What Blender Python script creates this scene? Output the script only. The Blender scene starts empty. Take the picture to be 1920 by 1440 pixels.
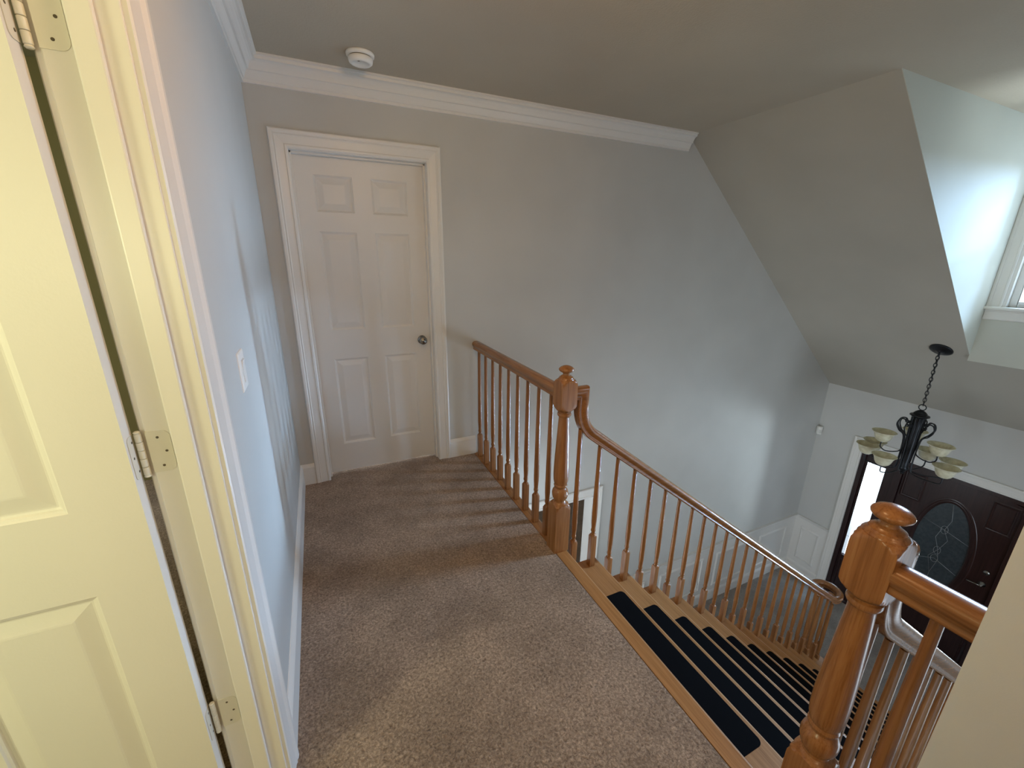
import bpy, math, random
from mathutils import Vector, Matrix
random.seed(7)
S = bpy.context.scene
COL = S.collection
PI = math.pi
V = Vector

# ------------------------------------------------------------------ materials
def newmat(name):
    m = bpy.data.materials.new(name); m.use_nodes = True
    nt = m.node_tree; b = nt.nodes['Principled BSDF']
    return m, nt, b
def N(nt, t, **kw):
    n = nt.nodes.new(t)
    for k, v in kw.items(): setattr(n, k, v)
    return n
def coords(nt, scale=(1, 1, 1), kind='Object'):
    tc = N(nt, 'ShaderNodeTexCoord'); mp = N(nt, 'ShaderNodeMapping')
    mp.inputs['Scale'].default_value = scale
    nt.links.new(tc.outputs[kind], mp.inputs['Vector'])
    return mp.outputs['Vector']
def noise(nt, vec, scale, detail=3, rough=.55):
    n = N(nt, 'ShaderNodeTexNoise')
    n.inputs['Scale'].default_value = scale; n.inputs['Detail'].default_value = detail; n.inputs['Roughness'].default_value = rough
    nt.links.new(vec, n.inputs['Vector']); return n.outputs['Fac']
def ramp(nt, fac, stops):
    r = N(nt, 'ShaderNodeValToRGB'); e = r.color_ramp.elements
    e[0].position, e[0].color = stops[0][0], (*stops[0][1], 1)
    e[1].position, e[1].color = stops[-1][0], (*stops[-1][1], 1)
    for p, c in stops[1:-1]:
        x = e.new(p); x.color = (*c, 1)
    nt.links.new(fac, r.inputs['Fac']); return r.outputs['Color']
def bump(nt, b, h, strength, dist=.01):
    n = N(nt, 'ShaderNodeBump'); n.inputs['Strength'].default_value = strength; n.inputs['Distance'].default_value = dist
    nt.links.new(h, n.inputs['Height']); nt.links.new(n.outputs['Normal'], b.inputs['Normal'])
def mul(nt, a, b_):
    n = N(nt, 'ShaderNodeMix', data_type='RGBA', blend_type='MULTIPLY'); n.inputs[0].default_value = 1
    nt.links.new(a, n.inputs[6]); nt.links.new(b_, n.inputs[7]); return n.outputs[2]
def paint(name, col, rough=.6, bs=.05, bscale=350, var=.04, spec=.3):
    m, nt, b = newmat(name); v = coords(nt)
    lo = tuple(c * (1 - var) for c in col); hi = tuple(min(1, c * (1 + var)) for c in col)
    nt.links.new(ramp(nt, noise(nt, v, 1.7, 2), [(.3, lo), (.7, hi)]), b.inputs['Base Color'])
    b.inputs['Roughness'].default_value = rough; b.inputs['Specular IOR Level'].default_value = spec
    if bs: bump(nt, b, noise(nt, v, bscale, 2), bs, .004)
    return m
def wood(name, axis, c1, c2, c3, rough=.3, k=1.0):
    m, nt, b = newmat(name)
    sc = [38 * k, 38 * k, 38 * k]; sc['xyz'.index(axis)] = 2.2 * k
    v = coords(nt, sc)
    f1 = noise(nt, v, 1.6, 5, .6)
    col = ramp(nt, f1, [(.22, c1), (.5, c2), (.78, c3)])
    sc2 = [260, 260, 260]; sc2['xyz'.index(axis)] = 6
    v2 = coords(nt, sc2)
    pores = ramp(nt, noise(nt, v2, 1.0, 2), [(.34, (.80, .75, .70)), (.5, (1, 1, 1))])
    oi = N(nt, 'ShaderNodeObjectInfo')
    tint = ramp(nt, oi.outputs['Random'], [(0, (.9, .88, .86)), (1, (1.0, 1.0, 1.0))])
    nt.links.new(mul(nt, mul(nt, col, pores), tint), b.inputs['Base Color'])
    b.inputs['Roughness'].default_value = rough
    b.inputs['Coat Weight'].default_value = .22; b.inputs['Coat Roughness'].default_value = .2; b.inputs['Specular IOR Level'].default_value = .38
    bump(nt, b, noise(nt, v2, 1.0, 2), .06, .002)
    return m
M = {}
M['wall'] = paint('wall_paint', (.60, .60, .58), .55, .05, 420)
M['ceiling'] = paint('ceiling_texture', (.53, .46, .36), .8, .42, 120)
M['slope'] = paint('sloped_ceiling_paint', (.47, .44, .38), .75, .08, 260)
M['dormer'] = paint('dormer_paint', (.62, .63, .57), .7, .08, 260)
M['trim'] = paint('white_trim_paint', (.80, .785, .75), .32, .02, 200, .02, .45)
M['door'] = paint('white_door_paint', (.80, .785, .755), .36, .04, 160, .02, .45)
M['stub'] = paint('lightened_wall_paint', (.78, .84, .85), .6, .06, 420)  # same wall paint, its colour made paler and cooler to offset the orange light
M['plastic'] = paint('white_plastic', (.85, .84, .80), .35, 0)
M['toggle'] = paint('toggle_plastic', (.70, .70, .66), .4, 0)
M['hinge'] = paint('painted_hinge', (.74, .72, .64), .34, .02, 90, .04, .5)
M['screw'] = paint('screw_dark', (.12, .10, .07), .5, 0)
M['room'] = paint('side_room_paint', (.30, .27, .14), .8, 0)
OAK = ((.225, .088, .027), (.345, .148, .050), (.445, .21, .080))
for a in 'xyz': M['oak_' + a] = wood('oak_varnish_' + a, a, *OAK, rough=.27)
TR = ((.32, .148, .048), (.43, .21, .074), (.53, .275, .108))
M['tread'] = wood('oak_tread', 'y', *TR, rough=.34, k=.8)
DK = ((.016, .007, .0075), (.028, .012, .012), (.042, .018, .017))
M['mahogany'] = wood('dark_mahogany', 'z', *DK, rough=.3)
def metal(name, col, rough, met=1.0):
    m, nt, b = newmat(name); v = coords(nt)
    lo = tuple(c * .8 for c in col)
    nt.links.new(ramp(nt, noise(nt, v, 30, 3), [(.35, lo), (.65, col)]), b.inputs['Base Color'])
    b.inputs['Metallic'].default_value = met; b.inputs['Roughness'].default_value = rough
    return m
M['nickel'] = metal('antique_nickel', (.30, .285, .26), .22)
M['iron'] = metal('dark_bronze_iron', (.020, .022, .026), .34, .55)
M['lead'] = metal('lead_came', (.34, .36, .38), .4, .7)
# black grit strip
m, nt, b = newmat('black_grit'); v = coords(nt)
f = noise(nt, v, 900, 2)
nt.links.new(ramp(nt, f, [(.4, (.0015, .0016, .002)), (.75, (.006, .0062, .008))]), b.inputs['Base Color'])
b.inputs['Roughness'].default_value = .93; b.inputs['Specular IOR Level'].default_value = .08; bump(nt, b, f, .5, .002); M['grit'] = m
# carpet
def carpet(name, c1, c2, c3):
    m, nt, b = newmat(name); v = coords(nt)
    vd = N(nt, 'ShaderNodeVectorMath', operation='ADD')
    nz = N(nt, 'ShaderNodeTexNoise'); nz.inputs['Scale'].default_value = 60
    nt.links.new(v, nz.inputs['Vector'])
    sc = N(nt, 'ShaderNodeVectorMath', operation='SCALE'); sc.inputs['Scale'].default_value = .02
    nt.links.new(nz.outputs['Color'], sc.inputs[0]); nt.links.new(v, vd.inputs[0]); nt.links.new(sc.outputs[0], vd.inputs[1])
    f1 = noise(nt, vd.outputs[0], 112, 5, .75)
    col = ramp(nt, f1, [(.33, c1), (.5, c2), (.66, c3)])
    blot = ramp(nt, noise(nt, v, 3.2, 4, .6), [(.34, (.66, .64, .62)), (.62, (1.0, 1.0, 1.0))])
    nt.links.new(mul(nt, col, blot), b.inputs['Base Color'])
    b.inputs['Roughness'].default_value = .97; b.inputs['Specular IOR Level'].default_value = .05
    b.inputs['Sheen Weight'].default_value = .25; b.inputs['Sheen Roughness'].default_value = .5
    bump(nt, b, f1, 1.0, .012)
    return m
M['carpet'] = carpet('beige_brown_carpet', (.155, .092, .058), (.445, .305, .208), (.77, .565, .41))
M['carpet_low'] = carpet('grey_beige_carpet', (.25, .22, .19), (.38, .34, .30), (.48, .44, .39))
M['carpet_dark'] = carpet('brown_room_carpet', (.11, .09, .08), (.19, .16, .145), (.28, .24, .22))
# alabaster glass
m, nt, b = newmat('alabaster_glass'); v = coords(nt)
nt.links.new(ramp(nt, noise(nt, v, 22, 4), [(.35, (.56, .52, .36)), (.65, (.76, .73, .56))]), b.inputs['Base Color'])
b.inputs['Roughness'].default_value = .35; b.inputs['Transmission Weight'].default_value = .0
b.inputs['Subsurface Weight'].default_value = .25; b.inputs['Subsurface Radius'].default_value = (.03, .03, .02); b.inputs['Subsurface Scale'].default_value = .3
M['shade'] = m
# clear pane: real glass look, lets daylight through
def pane(name, tint, mix):
    m = bpy.data.materials.new(name); m.use_nodes = True; nt = m.node_tree; nt.nodes.clear()
    out = N(nt, 'ShaderNodeOutputMaterial'); mx = N(nt, 'ShaderNodeMixShader'); tr = N(nt, 'ShaderNodeBsdfTransparent'); gl = N(nt, 'ShaderNodeBsdfGlossy')
    tr.inputs['Color'].default_value = (*tint, 1); gl.inputs['Roughness'].default_value = .05
    mx.inputs[0].default_value = mix
    nt.links.new(tr.outputs[0], mx.inputs[1]); nt.links.new(gl.outputs[0], mx.inputs[2]); nt.links.new(mx.outputs[0], out.inputs[0])
    return m
M['pane'] = pane('clear_pane', (.95, .98, 1), .06)
m, nt, b = newmat('smoked_leaded_glass'); v = coords(nt)
nt.links.new(ramp(nt, noise(nt, v, 40, 3), [(.35, (.030, .042, .050)), (.65, (.046, .060, .070))]), b.inputs['Base Color'])
b.inputs['Roughness'].default_value = .22; b.inputs['Specular IOR Level'].default_value = .6
bump(nt, b, noise(nt, v, 60, 2), .25, .004); M['dark_glass'] = m

# ------------------------------------------------------------------ object helpers
class MB:
    def __init__(s): s.v = []; s.f = []; s.smooth = []
    def add(s, vs, fs, smooth=False):
        o = len(s.v); s.v += [V(p) for p in vs]; s.f += [[i + o for i in f] for f in fs]; s.smooth += [smooth] * len(fs); return s
    def box(s, a, b):
        (x0, y0, z0), (x1, y1, z1) = a, b
        x0, x1 = min(x0, x1), max(x0, x1); y0, y1 = min(y0, y1), max(y0, y1); z0, z1 = min(z0, z1), max(z0, z1)
        vs = [(x0, y0, z0), (x1, y0, z0), (x1, y1, z0), (x0, y1, z0), (x0, y0, z1), (x1, y0, z1), (x1, y1, z1), (x0, y1, z1)]
        return s.add(vs, [[0, 3, 2, 1], [4, 5, 6, 7], [0, 1, 5, 4], [1, 2, 6, 5], [2, 3, 7, 6], [3, 0, 4, 7]])
    def prism(s, poly, d):
        n = len(poly); d = V(d); a = [V(p) for p in poly]
        return s.add(a + [p + d for p in a], [list(range(n))[::-1], list(range(n, 2 * n))] + [[i, (i + 1) % n, n + (i + 1) % n, n + i] for i in range(n)])
    def grid(s, rings, closed=True, caps=True, smooth=True):
        n = len(rings[0]); o = []; 
        for r in rings: o += list(r)
        fs = []
        for i in range(len(rings) - 1):
            for j in range(n if closed else n - 1):
                k = (j + 1) % n
                fs.append([i * n + j, i * n + k, (i + 1) * n + k, (i + 1) * n + j])
        if caps and closed: fs += [list(range(n))[::-1], [(len(rings) - 1) * n + j for j in range(n)]]
        return s.add(o, fs, smooth)
    def loft(s, prof, c=(0, 0, 0), seg=32, caps=True):
        """turned and squared post: (z, r, half); cross-section = square of half width cut by a circle of radius r"""
        rings = []
        for p in prof:
            z, r = p[0], p[1]; h = p[2] if len(p) > 2 else None
            ring = []
            for j in range(seg):
                t = 2 * PI * (j + .5) / seg if h is None else 2 * PI * j / seg + PI / 4
                rr = r
                if h is not None: rr = min(r, h / max(abs(math.cos(t)), abs(math.sin(t))))
                ring.append(V((c[0] + rr * math.cos(t), c[1] + rr * math.sin(t), c[2] + z)))
            rings.append(ring)
        return s.grid(rings, True, caps)
    def tube(s, path, r, seg=8, caps=True, closed=False):
        P = [V(p) for p in path]; n = len(P); rings = []; up = None
        for i in range(n):
            if closed: t = P[(i + 1) % n] - P[i - 1]
            else: t = P[min(i + 1, n - 1)] - P[max(i - 1, 0)]
            t.normalize()
            if up is None:
                up = V((0, 0, 1)) if abs(t.z) < .9 else V((1, 0, 0))
            a = t.cross(up); a.normalize(); up = a.cross(t); up.normalize()
            rr = r[i] if isinstance(r, (list, tuple)) else r
            rings.append([P[i] + (a * math.cos(2 * PI * j / seg) + up * math.sin(2 * PI * j / seg)) * rr for j in range(seg)])
        if closed: rings.append(rings[0])
        return s.grid(rings, True, caps and not closed)
    def sweep(s, prof, path, sides, smooth=False):
        """profile (side, up) carried along a path; sides = left-hand vector at every vertex; mitred joints"""
        P = [V(p) for p in path]; n = len(P); rings = []
        for i in range(n):
            t1 = (P[i] - P[i - 1]).normalized() if i > 0 else None
            t2 = (P[i + 1] - P[i]).normalized() if i < n - 1 else None
            if t1 is None: t1 = t2
            if t2 is None: t2 = t1
            t = (t1 + t2).normalized(); sd = V(sides[i]); sd = (sd - t * sd.dot(t)).normalized(); u = t.cross(sd)
            bd = t2 - t1; k = 1.0
            if bd.length > 1e-5: k = 1 / max(.3, t.dot(t1)); bd.normalize()
            ring = []
            for a, h in prof:
                o = sd * a + u * h
                if bd.length > .5: o = o + bd * (o.dot(bd) * (k - 1))
                ring.append(P[i] + o)
            rings.append(ring)
        return s.grid(rings, True, True, smooth)
    def molding(s, path, nrm, prof, closed=False):
        """profile (a away from the path, h along nrm); a runs to nrm x direction"""
        P = [V(p) for p in path]; nn = V(nrm).normalized(); n = len(P); rings = []
        for i in range(n):
            d1 = (P[i] - P[i - 1]).normalized() if (i > 0 or closed) else None
            d2 = (P[(i + 1) % n] - P[i]).normalized() if (i < n - 1 or closed) else None
            if d1 is None: d1 = d2
            if d2 is None: d2 = d1
            n1, n2 = nn.cross(d1), nn.cross(d2)
            mt = (n1 + n2) / (1 + n1.dot(n2))
            rings.append([P[i] + mt * a + nn * h for a, h in prof])
        if closed: rings.append(rings[0])
        return s.grid(rings, True, not closed, False)
    def build(s, name, mat, parent=None, bevel=0, origin=None, auto=None):
        base = V(origin) if origin is not None else (V(parent['_o']) if parent is not None else V((0, 0, 0)))
        me = bpy.data.meshes.new(name)
        me.from_pydata([tuple(p - base) for p in s.v], [], s.f); me.update()
        me.polygons.foreach_set('use_smooth', s.smooth)
        import bmesh
        bm = bmesh.new(); bm.from_mesh(me); bmesh.ops.remove_doubles(bm, verts=bm.verts, dist=1e-6)
        bmesh.ops.recalc_face_normals(bm, faces=bm.faces); bm.to_mesh(me); bm.free()
        if auto is not None:
            me.polygons.foreach_set('use_smooth', [True] * len(me.polygons))
            me.set_sharp_from_angle(angle=math.radians(auto))
        me.materials.append(M[mat] if isinstance(mat, str) else mat)
        o = bpy.data.objects.new(name, me); COL.objects.link(o)
        if parent is not None:
            o.parent = parent
            o.location = base - V(parent['_o']) if origin is not None else (0, 0, 0)
        else: o.location = base
        o['_o'] = tuple(base)
        if bevel:
            md = o.modifiers.new('edge', 'BEVEL'); md.width = bevel; md.segments = 2; md.limit_method = 'ANGLE'; md.angle_limit = math.radians(40)
        return o
def tag(o, label, cat, group=None, kind=None):
    o['label'] = label; o['category'] = cat
    if group: o['group'] = group
    if kind: o['kind'] = kind
    return o
def thing(name, label, cat, loc, group=None, kind=None):
    o = bpy.data.objects.new(name, None); COL.objects.link(o); o.location = loc; o['_o'] = tuple(loc); o.empty_display_size = .05
    return tag(o, label, cat, group, kind)
def struct(name, mb, mat, label, cat, **kw):
    return tag(mb.build(name, mat, **kw), label, cat, kind='structure')

# ------------------------------------------------------------------ dimensions
HC = 2.445            # ceiling
FL = -2.728           # foyer floor
XF = 5.949            # front (entrance) wall
X0, X1 = 3.098, 5.081 # dormer: start of slope, window wall
K = -.848
def zs(x): return HC + K * (x - X0)
YD0, YD1 = -1.386, -2.53
YR = -4.2             # far side of the foyer
RISE, RUN = 2.728 / 14, .258
XN = 1.252; YA = -1.242; YB = -2.49   # newels
NOSE = 1.293

# ------------------------------------------------------------------ shell
w = MB()
def wy(x0, x1, z0, z1): w.box((x0, 0, z0), (x1, .12, z1))
wy(-.115, .160, FL, HC); wy(.160, .955, 2.062, HC); wy(.160, .955, FL, -.02); wy(.955, 1.45, FL, HC)
wy(1.45, 2.43, -.70, HC); wy(2.43, X0, FL, HC)
w.prism([(X0, 0, FL), (XF, 0, FL), (XF, 0, zs(XF)), (X0, 0, HC)], (0, .12, 0))
struct('wall_back', w, 'wall', 'light grey painted wall with the closed white door, running down into the foyer', 'wall')
w = MB()
w.box((-.1112, 0, -.02), (0, -1.820, HC)); w.box((-.1112, -1.820, 2.062), (0, -2.615, HC)); w.box((-.1112, -2.615, -.02), (0, -4.6, HC))
struct('wall_left', w, 'wall', 'bluish grey wall with the light switch beside the open door', 'wall')
w = MB(); w.box((1.19, -2.665, FL), (1.31, -4.6, HC))
struct('wall_right', w, 'stub', 'cream wall end that the short railing runs into', 'wall')
w = MB(); w.box((-.115, -4.6, -.3), (1.31, -4.7, HC))
struct('wall_rear', w, 'wall', 'grey wall at the open end of the carpeted landing', 'wall')
w = MB()
w.box((XF, .12, FL), (XF + .15, -.52, .14)); w.box((XF, -.52, -.62), (XF + .15, -2.22, .14)); w.box((XF, -2.22, FL), (XF + .15, YR, .14))
struct('wall_front', w, 'wall', 'pale grey foyer wall around the dark entrance door', 'wall')
w = MB(); w.box((1.31, YR, FL), (XF + .15, YR - .12, HC))
struct('wall_foyer_side', w, 'wall', 'grey side wall of the foyer beyond the stairs', 'wall')
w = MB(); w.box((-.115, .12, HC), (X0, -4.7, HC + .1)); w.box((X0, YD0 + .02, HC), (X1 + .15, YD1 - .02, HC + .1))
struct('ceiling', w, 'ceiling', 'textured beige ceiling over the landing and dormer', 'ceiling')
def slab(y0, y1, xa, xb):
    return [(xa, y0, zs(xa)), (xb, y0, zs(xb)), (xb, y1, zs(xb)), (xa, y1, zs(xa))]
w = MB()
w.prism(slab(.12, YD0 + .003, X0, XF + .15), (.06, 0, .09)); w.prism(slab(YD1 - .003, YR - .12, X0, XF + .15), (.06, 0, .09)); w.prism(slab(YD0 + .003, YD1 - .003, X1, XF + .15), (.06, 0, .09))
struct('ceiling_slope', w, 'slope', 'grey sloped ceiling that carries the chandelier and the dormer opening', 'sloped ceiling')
w = MB()
w.prism([(X0 - .0, YD0, HC), (X1, YD0, HC), (X1, YD0, zs(X1))], (0, .004, 0))
struct('wall_dormer_left', w, 'dormer', 'bright triangular side wall of the dormer', 'wall')
w = MB(); w.prism([(X0, YD1, HC), (X1, YD1, HC), (X1, YD1, zs(X1))], (0, -.004, 0))
struct('wall_dormer_right', w, 'dormer', 'dormer side wall opposite the bright triangular one', 'wall')
w = MB()
WY0, WY1, WZ0, WZ1 = -1.47, -2.43, 1.165, 2.24
w.box((X1, YD0 + .002, zs(X1) - .05), (X1 + .14, YD1 - .002, WZ0)); w.box((X1, YD0 + .002, WZ1), (X1 + .14, YD1 - .002, HC))
w.box((X1, YD0 + .002, WZ0), (X1 + .14, WY0, WZ1)); w.box((X1, WY1, WZ0), (X1 + .14, YD1 - .002, WZ1))
struct('wall_dormer_front', w, 'dormer', 'pale dormer wall under and around the window', 'wall')

# floors
w = MB(); w.box((-.0, 0, -.30), (1.226, -4.6, -.012))
XE = 1.228
prof = [(0.0, -.012), (0.0, 0.0), (XE - .018, 0.0), (XE - .008, -.002), (XE - .002, -.007), (XE, -.012)]
rings = [[V((x, y, z)) for x, z in prof] for y in (0.02, -4.6)]
w.grid(rings, True, True, False)
w.box((-.115, -1.835, -.3), (0, -2.6, -.004))
w.box((.174, 0, -.3), (.940, .3, -.004))
struct('floor_landing', w, 'carpet', 'brown beige carpet of the upstairs landing', 'carpet floor')
w = MB(); w.box((-.5, .0, FL - .1), (XF + .15, YR, FL))
struct('floor_foyer', w, 'carpet_low', 'grey beige carpet at the foot of the stairs', 'carpet floor')
w = MB(); w.box((.2, .0, FL - .1), (5.8, 4.2, FL + .002))
struct('floor_back_room', w, 'carpet_dark', 'brown carpet seen through the white cased opening downstairs', 'carpet floor')
w = MB(); w.box((.2, 4.2, FL), (5.8, 4.3, -.3)); w.box((.1, .12, FL), (.2, 4.3, -.3)); w.box((5.8, .12, FL), (5.9, 4.3, -.3)); w.box((.1, .12, -.4), (5.9, 4.3, -.3))
struct('wall_back_room', w, 'wall', 'wall of the room behind the downstairs opening', 'wall')
# side room behind the open door
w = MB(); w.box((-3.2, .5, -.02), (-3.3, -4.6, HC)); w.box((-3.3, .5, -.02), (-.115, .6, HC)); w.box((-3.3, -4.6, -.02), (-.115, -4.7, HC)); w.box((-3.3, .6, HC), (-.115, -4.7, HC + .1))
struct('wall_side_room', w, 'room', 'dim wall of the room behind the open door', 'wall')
w = MB(); w.box((-3.3, .6, -.1), (-.115, -4.7, -.004))
struct('floor_side_room', w, 'carpet', 'carpet of the room behind the open door', 'carpet floor')

# ------------------------------------------------------------------ trim profiles
CAS = [(0, 0), (0, .008), (.004, .011), (.013, .012), (.017, .0085), (.024, .0095), (.055, .0135), (.060, .0165), (.066, .0150), (.072, .0185), (.082, .019), (.087, .016), (.089, .010), (.089, 0)]
BASE = [(0, 0), (.014, 0), (.014, .112), (.0125, .118), (.0155, .122), (.0125, .130), (.008, .138), (.003, .146), (0, .147)]
CROWN = [(0, .116), (.011, .116), (.012, .101), (.018, .099), (.021, .091), (.030, .072), (.035, .065), (.044, .064), (.046, .057), (.052, .044), (.062, .031), (.071, .026), (.080, .025), (.082, .012), (.092, .010), (.092, 0), (0, 0)]
def flip(pr): return [(-a, h) for a, h in pr]

# crown moulding: a away from wall, h downwards
w = MB(); w.molding([(0, -4.6, HC), (0, 0, HC), (X0 + .004, 0, HC)], (0, 0, -1), CROWN)
struct('trim_1', w, 'trim', 'white crown moulding along the left and back walls', 'crown moulding')
# baseboards: nrm=+z ; a direction = z x d
w = MB(); w.molding([(0.0, -1.741, 0), (0, 0, 0), (.085, 0, 0)], (0, 0, 1), flip(BASE))
struct('baseboard_left', w, 'trim', 'tall white baseboard under the light switch', 'baseboard')
w = MB(); w.molding([(1.029, 0, 0), (1.236, 0, 0)], (0, 0, 1), flip(BASE))
struct('baseboard_back', w, 'trim', 'short white baseboard between the closed door and the railing', 'baseboard')

# ------------------------------------------------------------------ six panel door leaf
PX = [(.107, .322), (.430, .648)]
PZ = [(.207, .819), (1.011, 1.616), (1.726, 1.929)]
def panel_leaf(mb, W, H, T, front):
    """leaf in local (u across, z up, n out of the face); front(u, n, z) -> world point"""
    us = sorted({0, W} | {a for p in PX for a in p}); zz = sorted({0, H} | {a for p in PZ for a in p})
    for side in (0, 1):
        def P(u, d, z):   # d = depth below the face
            return front(u, (-d) if side == 0 else (-(T - d)), z)
        for i in range(len(us) - 1):
            for j in range(len(zz) - 1):
                a, b_, c, d = us[i], us[i + 1], zz[j], zz[j + 1]
                if (a, b_) in PX and (c, d) in PZ:
                    steps = [(0, 0), (.003, .0025), (.007, .004), (.009, .0085), (.013, .010), (.016, .010), (.046, .003), (.050, .0025)]
                    pr = None
                    for ins, dep in steps:
                        r = [P(a + ins, dep, c + ins), P(b_ - ins, dep, c + ins), P(b_ - ins, dep, d - ins), P(a + ins, dep, d - ins)]
                        if pr is not None:
                            mb.add(pr + r, [[k, (k + 1) % 4, 4 + (k + 1) % 4, 4 + k] for k in range(4)])
                        pr = r
                    mb.add(pr, [[0, 1, 2, 3]])
                else:
                    mb.add([P(a, 0, c), P(b_, 0, c), P(b_, 0, d), P(a, 0, d)], [[0, 1, 2, 3]])
    A = lambda u, n, z: front(u, n, z)
    e = [(0, 0), (W, 0), (W, H), (0, H)]
    mb.add([A(u, 0, z) for u, z in e] + [A(u, -T, z) for u, z in e], [[k, (k + 1) % 4, 4 + (k + 1) % 4, 4 + k] for k in range(4)])
def lathe(mb, prof, org, axis, seg=24):
    """prof (distance along axis, radius)"""
    ax = V(axis).normalized(); a = ax.cross(V((0, 0, 1)) if abs(ax.z) < .9 else V((1, 0, 0))).normalized(); b_ = ax.cross(a); o = V(org)
    rings = [[o + ax * d + (a * math.cos(2 * PI * j / seg) + b_ * math.sin(2 * PI * j / seg)) * max(r, 1e-5) for j in range(seg)] for d, r in prof]
    mb.grid(rings, True, True, True)
def rod(mb, a, b_, r, seg=10): mb.tube([a, b_], r, seg)

# door_1: closed door on the back wall
d1 = thing('door_1', 'closed white six panel door with a dull metal knob at the end of the landing', 'door', (.557, 0, 0), kind='structure')
w = MB()
w.box((.159, -.001, 0), (.175, .121, 2.062)); w.box((.939, -.001, 0), (.955, .121, 2.062)); w.box((.159, -.001, 2.046), (.955, .121, 2.062))
w.box((.175, .040, 0), (.186, .075, 2.046)); w.box((.928, .040, 0), (.939, .075, 2.046)); w.box((.175, .040, 2.035), (.939, .075, 2.046))
w.build('jamb', 'trim', d1, bevel=.0015)
w = MB(); w.molding([(.179 - .005, 0, 0.001), (.174, 0, 2.051), (.940, 0, 2.051), (.940, 0, 0.001)], (0, -1, 0), CAS)
w.build('casing', 'trim', d1)
w = MB(); panel_leaf(w, .758, 2.032, .035, lambda u, n, z: V((.178 + u, .077 - n, .010 + z)))
leaf = w.build('door_leaf', 'door', d1)
w = MB(); lathe(w, [(0, .030), (.004, .031), (.008, .027), (.012, .013), (.030, .0115), (.034, .016), (.040, .0245), (.050, .0275), (.058, .025), (.062, .016), (.060, .009), (.063, .0075), (.063, 0)], (.872, .077, .922), (0, -1, 0))
o = w.build('knob', 'nickel', leaf); o['label'] = 'dull silver door knob'

# door_2: open door in the left wall
YJ = -1.835
d2 = thing('door_2', 'open white six panel door lit yellow at the left edge, hinged to its jamb', 'door', (-.06, -2.2, 0), kind='structure')
w = MB()
w.box((-.1115, YJ, -.004), (.0, YJ + .016, 2.062)); w.box((-.1115, YJ - .765, -.004), (.0, YJ - .781, 2.062)); w.box((-.1115, YJ + .016, 2.046), (.0, YJ - .781, 2.062))
w.build('jamb', 'trim', d2, bevel=.002)
w = MB()
w.box((-.0695, YJ, -.004), (-.034, YJ - .011, 2.046)); w.box((-.0695, YJ - .765, -.004), (-.034, YJ - .754, 2.046)); w.box((-.0695, YJ, 2.035), (-.034, YJ - .765, 2.046))
w.build('door_stop', 'trim', d2, bevel=.003)
for nrm, x, fl in (((1, 0, 0), 0, False), ((-1, 0, 0), -.1115, True)):
    w = MB(); pth = [(x, YJ + .005, 0.001), (x, YJ + .005, 2.051), (x, YJ - .770, 2.051), (x, YJ - .770, 0.001)]
    w.molding(pth, nrm, CAS if fl else flip(CAS)); w.build('casing', 'trim', d2)
LX, LY = -.131, -1.8755          # leaf: front face at y = LY, hinge edge at x = LX
w = MB(); panel_leaf(w, .758, 2.032, .038, lambda u, n, z: V((LX - u, LY - n, .010 + z)))
leaf2 = w.build('door_leaf', 'door', d2)
def plate(mb, org, ux, uz, nn, wd, ht, r, th, screws):
    ux, uz, nn, org = V(ux), V(uz), V(nn), V(org); pts = []
    pts.append((0, -ht / 2))
    for cx, cz, a0 in ((wd - r, -ht / 2 + r, -90), (wd - r, ht / 2 - r, 0)):
        for k in range(7):
            a = math.radians(a0 + 15 * k); pts.append((cx + r * math.cos(a), cz + r * math.sin(a)))
    pts.append((0, ht / 2))
    mb.prism([org + ux * a + uz * c for a, c in pts], nn * th)
for zc in (1.835, 1.105, .372):
    w = MB()
    plate(w, (-.1112, YJ - .0002, zc), (1, 0, 0), (0, 0, 1), (0, -1, 0), .0385, .090, .014, .0016, 1)
    plate(w, (LX + .0002, YJ - .0045, zc), (0, -1, 0), (0, 0, 1), (1, 0, 0), .028, .090, .010, .0012, 1)
    px, py = -.1215, YJ - .0055
    for k in range(5):
        z0 = zc - .045 + .018 * k
        lathe(w, [(.0004, .0), (.0004, .0052), (.0012, .006), (.0168, .006), (.0176, .0052), (.0176, 0)], (px, py, z0), (0, 0, 1), 14)
    lathe(w, [(0, 0), (.0, .005), (.003, .0062), (.005, .004), (.005, 0)], (px, py, zc + .045), (0, 0, 1), 14)
    lathe(w, [(0, 0), (.0, .005), (.003, .0062), (.005, .004), (.005, 0)], (px, py, zc - .045), (0, 0, -1), 14)
    hg = w.build('hinge', 'hinge', leaf2, auto=35)
    # (hinge screws: dark recesses, one part of the hinge is not split further)
    w = MB()
    for a, c in ((.018, .031), (.028, 0), (.018, -.031)):
        lathe(w, [(0, .0), (0, .0026), (.0004, .0026), (.0004, 0)], (-.1112 + a, YJ - .0017, zc + c), (0, -1, 0), 10)
    for a, c in ((.008, .031), (.015, 0), (.008, -.031)):
        lathe(w, [(0, .0), (0, .0026), (.0004, .0026), (.0004, 0)], (LX + .0013, YJ - .0065 - a, zc + c), (1, 0, 0), 10)
    so = w.build('hinge_screws', 'screw', leaf2)

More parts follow.
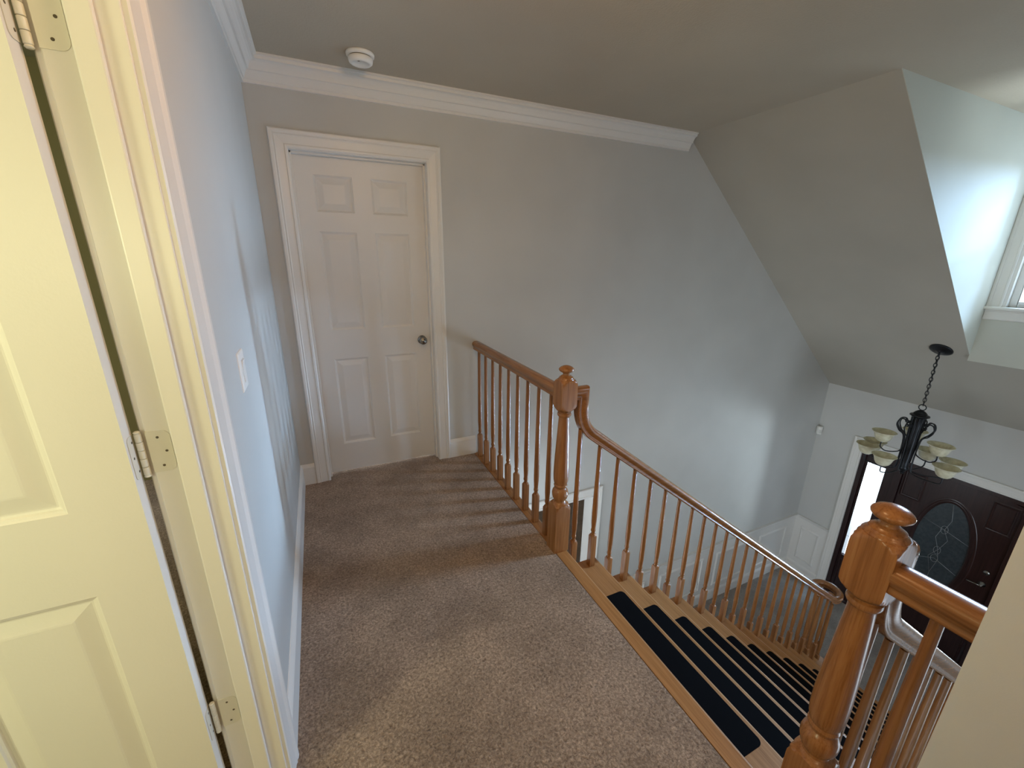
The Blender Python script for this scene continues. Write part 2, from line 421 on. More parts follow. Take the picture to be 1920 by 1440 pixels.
# door_3: entrance door with sidelights (front wall, facing -x)
d3 = thing('door_3', 'dark mahogany entrance door with an oval glass and narrow sidelights', 'door', (XF, -1.37, FL), kind='structure')
w = MB(); w.molding([(XF, -.515, FL), (XF, -.515, -.615), (XF, -2.225, -.615), (XF, -2.225, FL)], (-1, 0, 0), [(a * 1.12, h) for a, h in CAS])
w.build('casing', 'trim', d3)
xf = XF + .012
w = MB()
def fy(y0, y1, z0, z1, x0=XF + .005, x1=XF + .12): w.box((x0, y0, z0), (x1, y1, z1))
zt = -.62
fy(-.52, -.565, FL, zt); fy(-2.175, -2.22, FL, zt); fy(-.565, -2.175, -.665, zt); fy(-.86, -.925, FL, -.665); fy(-1.825, -1.89, FL, -.665)
fy(-.90, -.945, FL, -.66, XF + .072); fy(-1.805, -1.85, FL, -.66, XF + .072); fy(-.90, -1.85, -.69, -.66, XF + .072); fy(-.55, -.588, FL, -.66, XF + .076); fy(-.768, -.875, FL, -.66, XF + .076); fy(-1.875, -1.972, FL, -.66, XF + .076); fy(-2.153, -2.19, FL, -.66, XF + .076)
w.build('frame', 'mahogany', d3, bevel=.002)
for s_ in (0, 1):
    ya, yb = ((-.565, -.86), (-1.89, -2.175))[s_]
    g0, g1 = ((-.590, -.765), (-1.975, -2.150))[s_]
    w = MB(); x0, x1 = XF + .03, XF + .075
    w.box((x0, ya, FL + .02), (x1, g0, -.665)); w.box((x0, g1, FL + .02), (x1, yb, -.665)); w.box((x0, g0, -.80), (x1, g1, -.665)); w.box((x0, g0, FL + .02), (x1, g1, -2.11))
    w.molding([(x0, g0 - .02, -2.62), (x0, g0 - .02, -2.19), (x0, g1 + .02, -2.19), (x0, g1 + .02, -2.62)], (-1, 0, 0), [(0, 0), (.004, .008), (.016, .008), (.022, 0)], True)
    sl = w.build('sidelight', 'mahogany', d3, bevel=.002)
    w = MB(); w.box((x0 + .02, g0, -2.11), (x0 + .026, g1, -.80)); w.build('pane', 'pane', sl)
    w = MB(); cy = (g0 + g1) / 2
    for zc, hh in ((-1.0, .12), (-1.45, .22), (-1.95, .10)):
        w.tube([(x0 + .019, cy + .05 * math.sin(2 * PI * k / 24), zc + hh * math.cos(2 * PI * k / 24)) for k in range(24)], .0018, 6, closed=True)
    for zc in (-1.14, -1.84): w.tube([(x0 + .019, g0, zc), (x0 + .019, g1, zc)], .0018, 6)
    w.build('lead_came', 'lead', sl)
# leaf with oval opening and panels
LY0, LY1, LZ0, LZ1 = -.930, -1.820, FL + .012, -.672
OC, OA, OB = (-1.377, -1.455), .212, .55
xl = XF + .028
w = MB(); n = 64
ov = lambda k, s: (OC[0] - (OA + s) * math.sin(2 * PI * k / n), OC[1] + (OB + s) * math.cos(2 * PI * k / n))
def rect_pt(k):
    y, z = ov(k, 0); dy, dz = y - OC[0], z - OC[1]
    ty = ((LY1 - OC[0]) / dy) if dy < -1e-9 else (((LY0 - OC[0]) / dy) if dy > 1e-9 else 1e9)
    tz = ((LZ1 - OC[1]) / dz) if dz > 1e-9 else (((LZ0 - OC[1]) / dz) if dz < -1e-9 else 1e9)
    t = min(ty, tz); return (OC[0] + dy * t, OC[1] + dz * t)
rings = [[V((xl + .042, *rect_pt(k))) for k in range(n)], [V((xl, *rect_pt(k))) for k in range(n)]]
for s_, dx in ((.060, 0), (.055, -.003), (.042, -.005), (.03, -.003), (.022, -.004), (.008, -.002), (0, .004), (0, .042)):
    rings.append([V((xl + dx, *ov(k, s_))) for k in range(n)])
w.grid(rings, True, False, False)
for y0, y1 in ((-.97, -1.10), (-1.65, -1.78)):
    for z0, z1 in ((FL + .16, -2.05), (-1.0, -.74)):
        w.molding([(xl, y0, z0), (xl, y0, z1), (xl, y1, z1), (xl, y1, z0)], (-1, 0, 0), [(0, 0), (.004, .007), (.014, .009), (.02, .003), (.03, 0)], True)
fleaf = w.build('door_leaf', 'mahogany', d3)
w = MB(); w.add([(xl + .012, *ov(k, 0)) for k in range(n)] + [(xl + .02, *ov(k, 0)) for k in range(n)], [list(range(n)), list(range(n, 2 * n))])
og = w.build('oval_pane', 'dark_glass', fleaf)
w = MB(); xg = xl + .010
def came(pts): w.tube([(xg, OC[0] + a, OC[1] + c) for a, c in pts], .0022, 6)
came([(OA * .93, .28), (-.0, .235), (-OA * .95, .17)]); came([(OA * .9, -.22), (0, -.12), (-OA * .9, -.20)])
came([(.02, .235), (.045, .12), (.0, 0), (-.03, -.12), (.0, -.3), (.0, -OB * .98)]); came([(.0, OB * .98), (-.03, .36), (0, .235), (-.05, .13), (-.01, 0), (.05, -.12), (.0, -.3)])
for cz in (.235, -.12, -.02): w.tube([(xg, OC[0] + .028 * math.sin(2 * PI * k / 16), OC[1] + cz + .045 * math.cos(2 * PI * k / 16)) for k in range(16)], .0022, 6, closed=True)
w.build('lead_came', 'lead', fleaf)
w = MB(); lathe(w, [(0, .028), (.006, .028), (.010, .012), (.05, .011), (.05, 0)], (xl, -1.757, -1.60), (-1, 0, 0), 16)
w.tube([(xl - .045, -1.757, -1.60), (xl - .05, -1.72, -1.60), (xl - .048, -1.66, -1.605)], .008, 8)
lathe(w, [(0, .026), (.012, .024), (.014, 0)], (xl, -1.757, -1.46), (-1, 0, 0), 16)
w.build('door_handle', 'nickel', fleaf)
w = MB(); w.box((XF + .0, -.52, FL), (XF + .15, -2.22, FL + .014)); w.build('threshold', 'mahogany', d3)

# downstairs cased opening
w = MB()
pth = [(1.45, 0, FL), (1.45, 0, -.70), (2.43, 0, -.70), (2.43, 0, FL)]
w.molding(pth, (0, -1, 0), [(a * 1.1, h) for a, h in CAS])
w.box((1.449, -.001, FL), (1.462, .121, -.70)); w.box((2.418, -.001, FL), (2.431, .121, -.70)); w.box((1.449, -.001, -.712), (2.431, .121, -.70))
struct('trim_2', w, 'trim', 'white casing of the opening downstairs behind the upper newel post', 'door casing')
# wainscot, chair rail and baseboard in the foyer
CR = [(0, -.068), (.008, -.066), (.010, -.045), (.016, -.030), (.022, -.022), (.026, -.012), (.030, -.008), (.030, 0), (0, 0)]
w = MB(); w.molding([(2.53, 0, -1.857), (XF, 0, -1.857), (XF, -.415, -1.857)], (0, 0, 1), flip(CR))
struct('trim_3', w, 'trim', 'white chair rail around the foyer corner', 'chair rail')
w = MB()
SB = [(0, 0), (.003, .012), (.010, .016), (.018, .013), (.026, .006), (.032, 0)]
for a, b_ in ((2.72, 3.22), (3.50, 4.145), (4.43, 4.96), (5.24, 5.745)):
    w.molding([(a, 0, -2.485), (a, 0, -2.045), (b_, 0, -2.045), (b_, 0, -2.485)], (0, -1, 0), SB, True)
w.molding([(XF, -.125, -2.485), (XF, -.125, -2.040), (XF, -.305, -2.040), (XF, -.305, -2.485)], (-1, 0, 0), SB, True)
struct('trim_4', w, 'trim', 'white picture frame mouldings of the foyer wainscot', 'wainscot moulding')
w = MB(); w.molding([(2.53, 0, FL), (XF, 0, FL), (XF, -.415, FL)], (0, 0, 1), flip(BASE))
struct('baseboard_foyer', w, 'trim', 'white baseboard along the foyer carpet', 'baseboard')
w = MB()
w.box((2.531, -.0015, FL + .1), (XF - .0015, 0, -1.9)); w.box((XF - .0015, 0, FL + .1), (XF, -.415, -1.9))
struct('trim_5', w, 'trim', 'white painted wainscot panels below the chair rail', 'wainscot')

# ------------------------------------------------------------------ dormer window
w1 = thing('window_1', 'white double hung dormer window at the right edge', 'window', (X1, -1.95, WZ0), kind='structure')
w = MB(); cs = [(a * .96, h) for a, h in CAS]
w.molding([(X1, WY0, WZ0), (X1, WY0, WZ1), (X1, WY1, WZ1), (X1, WY1, WZ0)], (-1, 0, 0), cs); w.build('casing', 'trim', w1)
w = MB(); w.box((X1 - .045, WY0 + .095, WZ0 - .022), (X1 + .05, WY1 - .095, WZ0)); w.build('window_sill', 'trim', w1, bevel=.006)
w = MB(); w.molding([(X1, WY0 + .08, WZ0 - .022), (X1, WY1 - .08, WZ0 - .022)], (-1, 0, 0), flip([(0, 0), (0, .016), (.012, .018), (.018, .012), (.07, .015), (.078, .012), (.082, 0)])); w.build('apron', 'trim', w1)
w = MB(); xs = X1 + .06
w.box((X1, WY0, WZ0), (X1 + .14, WY0 - .02, WZ1)); w.box((X1, WY1 + .02, WZ0), (X1 + .14, WY1, WZ1)); w.box((X1, WY0, WZ1 - .02), (X1 + .14, WY1, WZ1)); w.build('frame', 'trim', w1)
zm = (WZ0 + WZ1) / 2
for nm, z0, z1, xx in (('lower', WZ0, zm + .02, X1 + .045), ('upper', zm - .02, WZ1 - .02, X1 + .08)):
    w = MB(); a, b_ = WY0 - .02, WY1 + .02; t = .045
    w.box((xx, a, z0), (xx + .032, a - t, z1)); w.box((xx, b_ + t, z0), (xx + .032, b_, z1)); w.box((xx, a - t, z0), (xx + .032, b_ + t, z0 + t)); w.box((xx, a - t, z1 - t), (xx + .032, b_ + t, z1))
    sh = w.build('sash', 'trim', w1, bevel=.003)
    w = MB(); w.box((xx + .014, a - t, z0 + t), (xx + .018, b_ + t, z1 - t)); w.build('pane', 'pane', sh)

# ------------------------------------------------------------------ staircase
st = thing('staircase', 'oak staircase descending from the carpeted landing to the foyer', 'stairs', (NOSE, -1.866, 0))
TY0, TY1 = -1.198, -2.535
def nosed(mb, x0, x1, y0, y1, zt, th=.026):
    pr = [(x0, zt - th), (x1 - .012, zt - th), (x1 - .004, zt - th + .004), (x1, zt - th / 2), (x1 - .004, zt - .004), (x1 - .012, zt), (x0, zt)]
    mb.grid([[V((x, y, z)) for x, z in pr] for y in (y0, y1)], True, True, False)
w = MB(); nosed(w, 1.224, NOSE - .004, -.002, YA + .03, -.002)
w.build('shaded_nosing', 'oak_y', st, origin=(1.26, -.6, 0))  # nosing beside the balusters; darker oak puts its shadow into the colour
w = MB(); nosed(w, 1.224, NOSE, YA + .03, -2.664, -.001)
o = w.build('landing_nosing', 'tread', st, origin=(1.26, -1.3, 0))
for k in range(1, 15):
    xr = NOSE - .028 + RUN * (k - 1); zt = -RISE * k
    w = MB(); w.box((xr - .018, TY0 - .03, zt), (xr, TY1 + .03, zt + RISE - .026)); w.build('riser', 'tread', st)
    if k < 14:
        w = MB(); xn = NOSE + RUN * k
        if k < 13:
            nosed(w, xr - .02, xn, TY0, TY1, zt)
        else:   # starting step with rounded ends
            pts = []
            xa, xb = xr - .02, xn + .02; rr = (xb - xr) / 2; 
            for s_, yy in ((1, TY0 + .13), (-1, TY1 - .13)):
                for j in range(13):
                    a = PI / 2 * s_ - (PI * j / 12) * 1 * s_ if False else None
            cxx = (xr + xb) / 2
            pts = [(xr, TY1)] + [(cxx + rr * math.cos(t), TY1 - .13 + rr * math.sin(t)) for t in [PI + PI * j / 14 for j in range(15)]]
            pts += [(cxx + rr * math.cos(t), TY0 + .13 + rr * math.sin(t)) for t in [PI * j / 14 for j in range(15)]] + [(xr, TY0)]
            w.prism([(x, y, zt - .026) for x, y in pts], (0, 0, .026))
            w.prism([(cxx + (x - cxx) * .88, y + (.012 if y < -1.9 else -.012), FL + .001) for x, y in pts], (0, 0, zt - .026 - FL))
        w.build('tread', 'tread', st, origin=(xr, -1.866, zt), bevel=.004 if k == 13 else 0)
for yy in (TY0 - .005, TY1 + .005 + .022):
    w = MB()
    pts = [(NOSE - .05, yy, -.03)]
    for k in range(1, 14):
        xr = NOSE - .028 + RUN * (k - 1); zt = -RISE * k - .026
        pts += [(xr - .002, yy, pts[-1][2]), (xr - .002, yy, zt)]
    pts += [(NOSE - .03 + RUN * 13, yy, pts[-1][2]), (NOSE - .03 + RUN * 13, yy, FL + .001)]
    # build as strips (one convex piece per step)
    for k in range(1, 14):
        xr = NOSE - .03 + RUN * (k - 1); zt = -RISE * k - .026; lo = max(FL + .001, zt - .42); lo2 = max(FL + .001, zt - .42 - RISE)
        w.prism([(xr, yy, lo), (xr + RUN, yy, lo2), (xr + RUN, yy, zt), (xr, yy, zt)], (0, -.022, 0))
    w.build('stringer', 'trim', st)
w = MB()
w.prism([(NOSE, TY0 - .05, -RISE - .18), (NOSE + RUN * 12.3, TY0 - .05, FL + .03), (NOSE + RUN * 12.3, TY0 - .05, FL + .001), (NOSE, TY0 - .05, FL + .001)], (0, -.02, 0))
w.build('spandrel_wall', 'wall', st)

# black non slip strips, one per tread
ORD = ['highest', 'second', 'third', 'fourth', 'fifth', 'sixth', 'seventh', 'eighth', 'ninth', 'tenth', 'eleventh', 'twelfth', 'lowest']
sw, s0, s1, r = .125, -1.472, -2.264, .022
for k in range(1, 14):
    xn = NOSE + RUN * k - .026; zt = -RISE * k + .0004
    ring = []
    for cx, cy, a0 in ((xn - r, s0 - r, 0), (xn - sw + r, s0 - r, 90), (xn - sw + r, s1 + r, 180), (xn - r, s1 + r, 270)):
        for j in range(7):
            a = math.radians(a0 + 15 * j); ring.append((cx + r * math.cos(a), cy + r * math.sin(a), zt))
    w = MB(); w.prism(ring, (0, 0, .0022))
    o = w.build('stair_tread_strip', 'grit', origin=(xn - sw / 2, (s0 + s1) / 2, zt))
    lab = {1: 'black non-slip strip on the highest tread, just below the landing edge', 13: 'black non-slip strip on the lowest tread, the rounded starting step'}.get(k, 'black non-slip strip on the %s tread counted down from the landing' % ORD[k - 1])
    tag(o, lab, 'stair strip', 'black non-slip strips on the stair treads')

# ------------------------------------------------------------------ railings
HR = [(-.020, -.031), (.020, -.031), (.0225, -.028), (.0225, -.022), (.0195, -.018), (.0195, -.012), (.0245, -.006), (.0285, .003), (.030, .011), (.0285, .019), (.023, .0255), (.013, .0298), (0, .0312), (-.013, .0298), (-.023, .0255), (-.0285, .019), (-.030, .011), (-.0285, .003), (-.0245, -.006), (-.0195, -.012), (-.0195, -.018), (-.0225, -.022), (-.0225, -.028)]
ZR = .868
def zr(x): return .375 - .755 * (x - 1.769)
def baluster_mesh(length, bh):
    h = .0162; D = h * 1.42
    pr = [(0, D, h), (bh - .011, D, h), (bh - .007, h * 1.25, h), (bh - .003, h * 1.1, h), (bh, h * .95, h), (bh + .002, .0118), (bh + .010, .0105), (bh + .018, .0112), (bh + .022, .0132), (bh + .028, .0138), (bh + .033, .0128), (bh + .040, .0118), (bh + .055, .0125), (bh + .085, .0142), (bh + .115, .0148), (bh + .16, .0147), (bh + .24, .0140), (length * .8, .0118), (length, .0108)]
    return MB().loft(pr, seg=24)
NW = .0415
NEWEL = [(0, .0605, NW), (.250, .0605, NW), (.262, .058, NW), (.272, .052, NW), (.279, .044, NW), (.284, .036), (.290, .030), (.297, .029), (.304, .033), (.312, .0375), (.325, .041), (.340, .042), (.354, .039), (.364, .033), (.369, .0290), (.374, .029), (.378, .033), (.383, .0345), (.388, .033), (.392, .0315), (.398, .034), (.412, .037), (.44, .0385), (.48, .0385), (.55, .036), (.64, .0315), (.72, .0275), (.752, .026), (.757, .0268), (.761, .031), (.766, .0335), (.771, .034), (.777, .0325), (.780, .028), (.783, .028), (.786, .033), (.790, .037), (.794, .041, NW), (.798, .046, NW), (.805, .0525, NW), (.815, .058, NW), (.826, .0605, NW), (.912, .0605, NW), (.924, .058, NW), (.933, .0535, NW), (.940, .047, NW), (.944, .042, NW)]
FINIAL = [(.940, .040), (.945, .0395), (.950, .036), (.953, .033), (.956, .0325), (.958, .029), (.961, .0255), (.963, .0235), (.965, .0185), (.968, .0160), (.975, .0160), (.979, .022), (.984, .0315), (.989, .0355), (.993, .0365), (.997, .0350), (1.003, .029), (1.008, .0195), (1.011, .010), (1.012, .0)]
def newel(parent, x, y, z=0):
    n_ = MB().loft([(p[0] + z, *p[1:]) for p in NEWEL], (x, y, 0), 48).build('newel_post', 'oak_z', parent, origin=(x, y, z), auto=28)
    MB().loft([(p[0] + z, *p[1:]) for p in FINIAL], (x, y, 0), 48).build('finial', 'oak_z', n_, origin=(x, y, z), auto=50)
    return n_
def arc_fillet(P0, C, P1, d, n=10):
    """rounded corner at C between directions to P0 and P1"""
    P0, C, P1 = V(P0), V(C), V(P1); a = (P0 - C).normalized() * d + C; b_ = (P1 - C).normalized() * d + C
    return [(a * (1 - t) ** 2 + C * 2 * t * (1 - t) + b_ * t * t) for t in [k / n for k in range(n + 1)]]
def stair_rail(parent, y, cw):
    ZV = -1.665; xv = 1.769 + (.375 - ZV) / .755
    path = [V((XN + .036, y, ZR)), V((1.350, y, ZR))]
    path += arc_fillet((1.35, y, ZR), (1.35, y, zr(1.35)), (2, y, zr(2)), .098, 12)
    path += arc_fillet((2, y, zr(2)), (xv, y, ZV), (xv + 1, y, ZV), .055, 8)
    sides = [V((0, 1, 0))] * len(path)
    R0, cx = .128, xv + .045; sg = -1 if cw else 1; cy = y + sg * R0
    n_ = 40
    for k in range(1, n_ + 1):
        f = k / n_; th = -PI / 2 + f * math.radians(352); rr = R0 * (1 - f) + .066 * f
        path.append(V((cx + rr * math.cos(th), cy + sg * rr * math.sin(th), ZV)))
        td = V((-math.sin(th), sg * math.cos(th), 0)); sides.append(V((0, 0, 1)).cross(td))
    w = MB(); w.sweep(HR, path, sides)
    w.build('handrail', 'oak_x', parent, origin=(XN, y, 0), auto=40)
    return cx, cy, ZV
BAL = {}
def place_baluster(parent, x, y, z, top, bh):
    key = (round(top - z, 3), round(bh, 3))
    if key not in BAL:
        o = baluster_mesh(top - z, bh).build('baluster', 'oak_z', parent, origin=(0, 0, 0), auto=30); BAL[key] = o
    else:
        o = BAL[key].copy(); COL.objects.link(o); o.parent = parent
    o.location = V((x, y, z)) - V(parent['_o'])
    return o
def stair_part(root, y, cw):
    cx, cy, zv = stair_rail(root, y, cw)
    for k in range(1, 13):
        zt = -RISE * k + .0008; xfr = 1.483 + RUN * (k - 1)
        for dx in (-.129, 0):
            x = xfr + dx
            if k == 1 and dx < 0: place_baluster(root, x, y, zt, .672, .208)
            else: place_baluster(root, x, y, zt, zr(x) - .036, .208)
    zt = -RISE * 13 + .0008
    for x in (cx - .085,): place_baluster(root, x, y, zt, zv - .029, .208)
    for a in (20, 90, 160, 230):
        place_baluster(root, cx + .105 * math.cos(math.radians(a - 50)), cy + (-1 if cw else 1) * .105 * math.sin(math.radians(a - 50)), zt, zv - .029, .208)
    MB().loft([(0, .03, .024), (.2, .03, .024), (.21, .026, .024), (.215, .02), (.225, .019), (.24, .024), (.255, .019), (.28, .02), (.4, .024), (.6, .018), (.78, .016), (zv - .029 - zt, .016)], (cx, cy, zt), 24).build('volute_newel', 'oak_z', root, origin=(cx, cy, zt), auto=30)
ra = thing('stair_railing', 'oak railing from the grey back wall, turning down the stairs to a scrolled end', 'railing', (XN, YA, 0))
newel(ra, XN, YA)
w = MB(); w.sweep(HR, [(XN, -.001, ZR), (XN, YA + .04, ZR)], [(1, 0, 0)] * 2); w.build('handrail', 'oak_y', ra, origin=(XN, -.6, ZR), auto=40)
for k in range(9): place_baluster(ra, XN, -.066 - .1313 * k, .0, ZR - .029, .183)
stair_part(ra, YA, False)
rb = thing('stair_railing', 'oak railing with the large newel post beside the cream wall end', 'railing', (XN, YB, 0))
newel(rb, XN + .013, YB)
w = MB(); w.sweep(HR, [(XN, YB - .04, ZR), (XN, -2.664, ZR)], [(1, 0, 0)] * 2); w.build('handrail', 'oak_y', rb, origin=(XN, -2.6, ZR), auto=40)
place_baluster(rb, XN, -2.606, .0, ZR - .029, .183)
stair_part(rb, YB, True)

# ------------------------------------------------------------------ small fixtures
sd = thing('smoke_detector', 'round white smoke detector on the ceiling near the crown moulding', 'smoke detector', (.558, -.30, HC))
w = MB(); lathe(w, [(0, 0), (0, .066), (.004, .068), (.012, .067), (.016, .062), (.018, .0)], (.558, -.30, HC), (0, 0, -1), 40); w.build('base', 'plastic', sd)
w = MB(); lathe(w, [(.016, 0), (.0165, .054)], (.558, -.30, HC), (0, 0, -1), 40); lathe(w, [(.017, .0), (.017, .0535), (.0215, .0535)], (.558, -.30, HC), (0, 0, -1), 40); w.build('vent_slot', 'screw', sd)
w = MB(); lathe(w, [(.020, 0), (.0205, .058), (.026, .0595), (.040, .056), (.046, .048), (.045, .038), (.040, .034), (.041, .0)], (.558, -.30, HC), (0, 0, -1), 40); cv = w.build('cover', 'plastic', sd)
w = MB(); lathe(w, [(.0395, .0), (.0415, .0065), (.0425, .006), (.0425, 0)], (.545, -.325, HC), (0, 0, -1), 14); w.build('test_button', 'screw', cv)

ls = thing('light_switch', 'white toggle switch plate on the bluish left wall', 'light switch', (0, -1.402, 1.157))
w = MB(); y0, y1, z0, z1 = -1.445, -1.360, 1.098, 1.216
rg = []
for dx, ins in ((0, 0), (.003, .0005), (.0055, .004), (.006, .008)):
    rg.append([V((dx, y0 + ins, z0 + ins)), V((dx, y1 - ins, z0 + ins)), V((dx, y1 - ins, z1 - ins)), V((dx, y0 + ins, z1 - ins))])
w.grid(rg, True, True, False); w.build('wall_plate', 'plastic', ls)
w = MB(); w.box((.0055, -1.4195, 1.122), (.0068, -1.3855, 1.192)); w.build('rocker_frame', 'toggle', ls)
w = MB(); w.prism([(.0060, -1.418, 1.1245), (.0085, -1.418, 1.1245), (.0068, -1.418, 1.157), (.0102, -1.418, 1.1895), (.0060, -1.418, 1.1895)], (0, .031, 0)); w.build('rocker', 'plastic', ls)

ms = thing('motion_sensor', 'small white motion sensor box high in the foyer corner', 'motion sensor', (XF - .03, -.03, -.59))
c = V((XF - .012, -.012, 0)); d = V((-1, -1, 0)).normalized(); sd_ = V((1, -1, 0)).normalized()
w = MB(); pts = []
pr = [(-.030, .0), (-.030, .030), (-.022, .048), (0, .054), (.022, .048), (.030, .030), (.030, 0)]
w.grid([[V((XF, 0, z)) + d * (.030 + b_ * s_) + sd_ * a * s_ for a, b_ in pr] for z, s_ in ((-.645, .9), (-.640, 1), (-.545, 1), (-.538, .9))], True, True, False)
w.build('housing', 'plastic', ms, bevel=.002)
w = MB(); w.grid([[V((XF, 0, z)) + d * (.030 + b_) + sd_ * a for a, b_ in ((-.018, .0502), (0, .0562), (.018, .0502), (0, .0522))] for z in (-.625, -.578)], True, True, False)
w.build('lens', 'toggle', ms)

wo = thing('wall_outlet', 'white electrical outlet on the wainscot behind the stair balusters', 'outlet', (4.16, -.002, -2.42))
w = MB(); w.box((4.115, -.008, -2.475), (4.185, -.0015, -2.36)); fp = w.build('face_plate', 'plastic', wo, bevel=.003)
for zc in (-2.445, -2.392):
    w = MB(); w.box((4.135, -.0105, zc - .014), (4.165, -.0075, zc + .014)); so = w.build('socket', 'toggle', fp, bevel=.002)

# ------------------------------------------------------------------ chandelier
CX, CY = 5.069, -1.211; zc0 = zs(CX)
ch = thing('chandelier', 'dark bronze nine light chandelier with cream glass bowls hanging over the foyer', 'chandelier', (CX, CY, zc0))
nrm = V((K, 0, -1)).normalized()
w = MB(); lathe(w, [(-.004, 0), (-.004, .078), (.006, .080), (.012, .072), (.022, .040), (.028, .012), (.034, .010), (.034, 0)], (CX, CY, zc0), nrm, 32); w.build('canopy', 'iron', ch)
w = MB(); top = V((CX, CY, zc0)) + nrm * .034; bot = V((CX, CY, .262)); nl = 15
for i in range(nl):
    c0 = top.lerp(bot, (i + .5) / nl); L_ = (top - bot).length / nl * .68; ax = (bot - top).normalized(); a = V((math.cos(i * PI / 2 + .5), math.sin(i * PI / 2 + .5), 0))
    w.tube([c0 + ax * L_ * math.cos(2 * PI * k / 14) + a * .011 * math.sin(2 * PI * k / 14) for k in range(14)], .0032, 6, closed=True)
w.tube([V((CX + .002, CY, zc0 - .03)).lerp(V((CX, CY, .25)), k / 4) for k in range(5)], .002, 6)
w.build('chain', 'iron', ch)
w = MB(); w.tube([(CX + .0, CY + .026 * math.sin(2 * PI * k / 20), .240 + .026 * math.cos(2 * PI * k / 20)) for k in range(20)], .0042, 8, closed=True); w.build('hanging_ring', 'iron', ch)
w = MB()
w.loft([(.216, .004), (.212, .012), (.208, .022), (.196, .037), (.186, .043), (.183, .048), (.181, .044), (.172, .050), (.167, .068), (.159, .070), (.152, .058), (.140, .048), (.05, .044), (-.12, .040), (-.24, .036), (-.31, .031), (-.345, .034), (-.36, .040), (-.372, .036), (-.395, .022), (-.41, .012), (-.418, .015), (-.428, .011), (-.433, 0)], (CX, CY, 0), 24)
for k in range(12):
    a = 2 * PI * k / 12
    w.tube([(CX + r_ * math.cos(a), CY + r_ * math.sin(a), z) for z, r_ in ((.148, .048), (.05, .0455), (-.12, .0415), (-.3, .034))], .0045, 6)
w.build('column', 'iron', ch, auto=40)
def arm_path(ang, R, z_up, z_cup, z_low):
    pts2 = []
    # scroll at the column top, sweep out and down, then a low bow up into the cup
    for k in range(15):
        t = k / 14; th = PI * 1.9 - t * PI * 1.55; rr = .010 + .016 * t
        pts2.append((.062 + rr * math.cos(th), z_up - .030 + rr * math.sin(th)))
    ctrl = [(pts2[-1][0], pts2[-1][1]), (.088, z_up + .018), (.118, z_up + .010), (.130, z_up - .040), (.105, z_up - .095), (.060, z_up - .160), (.055, z_low + .035), (.095, z_low), (.155, z_low - .008), (R - .02, z_low + .006), (R, z_low + .03), (R, z_cup)]
    # catmull-rom
    P_ = [ctrl[0]] + ctrl + [ctrl[-1]]
    for i in range(1, len(P_) - 2):
        for k in range(1, 6):
            t = k / 5; p0, p1, p2, p3 = P_[i - 1], P_[i], P_[i + 1], P_[i + 2]
            f = lambda j: .5 * (2 * p1[j] + (p2[j] - p0[j]) * t + (2 * p0[j] - 5 * p1[j] + 4 * p2[j] - p3[j]) * t * t + (3 * p1[j] - p0[j] - 3 * p2[j] + p3[j]) * t ** 3)
            pts2.append((f(0), f(1)))
    return [(CX + r_ * math.cos(ang), CY + r_ * math.sin(ang), z) for r_, z in pts2]
def light_arm(deg, R, zcup, zup):
    ang = math.radians(deg); w = MB()
    w.tube(arm_path(ang, R, zup, zcup, zcup - .075), .0052, 8)
    px, py = CX + R * math.cos(ang), CY + R * math.sin(ang)
    w.loft([(zcup - .004, .006), (zcup, .016), (zcup + .006, .030), (zcup + .014, .034), (zcup + .012, .028), (zcup + .004, .010)], (px, py, 0), 20)
    ar = w.build('arm', 'iron', ch, auto=50)
    w = MB()
    out = [(.004, .016), (.008, .034), (.020, .049), (.040, .060), (.060, .066), (.078, .071), (.092, .079), (.101, .088), (.105, .093)]
    inn = [(.1068, .092), (.102, .085), (.092, .075), (.078, .067), (.060, .062), (.040, .056), (.022, .045), (.012, .03), (.009, .015)]
    w.loft([(zcup + a, b_) for a, b_ in out + inn], (px, py, 0), 32)
    w.build('glass_shade', 'shade', ar)
for a, R_ in ((80, .285), (113, .285), (166, .265), (264, .285), (303, .305), (350, .28)): light_arm(a, R_, -.318, .085)
for a in (126, 18, 264): light_arm(a, .205, -.145, .105)

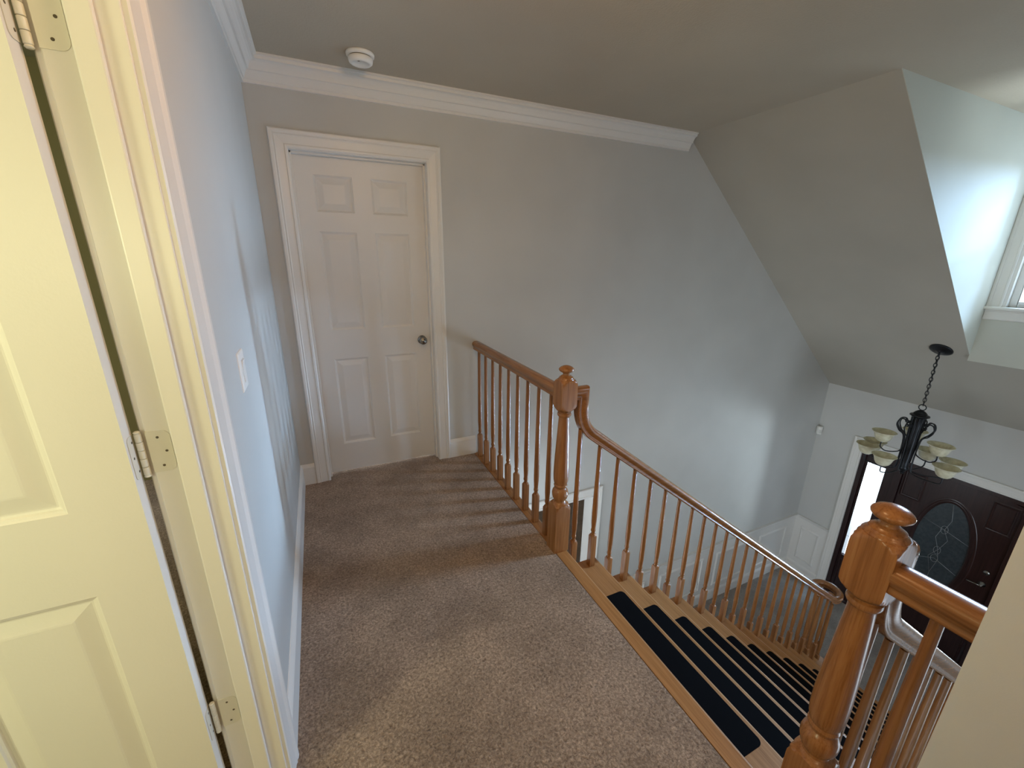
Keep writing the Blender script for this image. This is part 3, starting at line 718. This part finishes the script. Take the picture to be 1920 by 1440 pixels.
# ------------------------------------------------------------------ light
def area(name, loc, aim, sx, sy, power, col):
    l = bpy.data.lights.new(name, 'AREA'); l.shape = 'RECTANGLE'; l.size = sx; l.size_y = sy; l.energy = power; l.color = col
    o = bpy.data.objects.new(name, l); COL.objects.link(o); o.location = loc
    o.rotation_euler = (V(aim) - V(loc)).to_track_quat('-Z', 'Y').to_euler(); return o
def bulb(name, loc, power, col, r=.08):
    l = bpy.data.lights.new(name, 'POINT'); l.energy = power; l.color = col; l.shadow_soft_size = r
    o = bpy.data.objects.new(name, l); COL.objects.link(o); o.location = loc; return o
area('daylight_dormer', (7.3, -1.95, 2.85), (4.0, -1.95, 1.35), 2.0, 1.3, 960, (.47, .70, 1.0))
area('daylight_driveway', (9.4, -1.5, -2.55), (0.0, -1.1, .7), 2.6, .8, 700, (.85, .96, 1.0))
area('daylight_porch', (7.2, -2.32, -2.0), (0.0, -1.25, .25),  .42, 1.3, 39, (.44, .68, 1.0)).data.spread = math.radians(40)
area('daylight_porch', (9.4, -.80, -2.75), (0.0, -.55, 1.0), .8, 1.1, 450, (.55, .75, 1.0))
area('foyer_fill', (3.8, -3.9, -1.1), (3.6, -1.5, -1.4), 1.8, 1.5, 36, (.74, .87, 1.0))  # unseen fill added to brighten the foyer; no window there
bulb('hall_bulb_and_fill', (.72, -2.05, 2.22), 13.5, (1.0, .62, .30), .10)
bulb('hall_bulb_and_fill', (.60, -4.0, 2.05), 14, (1.0, .68, .40), .15)  # added unseen fill from behind, for the near newel, wall end and door
bulb('side_room_bulb_and_fill', (-1.45, -2.62, 1.55), 50, (1.0, .96, .56), .22)
bulb('side_room_bulb_and_fill', (-.55, -3.3, 1.5), 27, (1.0, .98, .58), .3)  # second light, added to lift the jamb out of the leaf's shadow
bulb('back_room_bulb', (3.0, 2.4, -.8), 26, (1.0, .86, .66), .12)
wd = bpy.data.worlds.new('sky'); S.world = wd; wd.use_nodes = True
bg = wd.node_tree.nodes['Background']; bg.inputs['Color'].default_value = (.80, .91, 1, 1); bg.inputs['Strength'].default_value = 4.2

# ------------------------------------------------------------------ camera
cd = bpy.data.cameras.new('camera'); cd.sensor_width = 36; cd.lens = 773.963 / 1920 * 36; cd.clip_start = .01
cam = bpy.data.objects.new('camera', cd); COL.objects.link(cam); S.camera = cam
pit, yaw, rol = .2987, .4357, .0126
cp, sp, cyw, syw = math.cos(pit), math.sin(pit), math.cos(yaw), math.sin(yaw)
fw = V((syw * cp, cyw * cp, -sp)); rt = V((cyw, -syw, 0)); up = rt.cross(fw)
r2 = rt * math.cos(rol) + up * math.sin(rol); u2 = up * math.cos(rol) - rt * math.sin(rol)
mt = Matrix((r2, u2, -fw)).transposed().to_4x4(); mt.translation = V((.2328, -2.828, 1.4922)); cam.matrix_world = mt
for o in S.objects:
    if '_o' in o: del o['_o']
S.view_settings.view_transform = 'Standard'
S.view_settings.exposure = 0
try: S.cycles.use_denoising = True
except Exception: pass
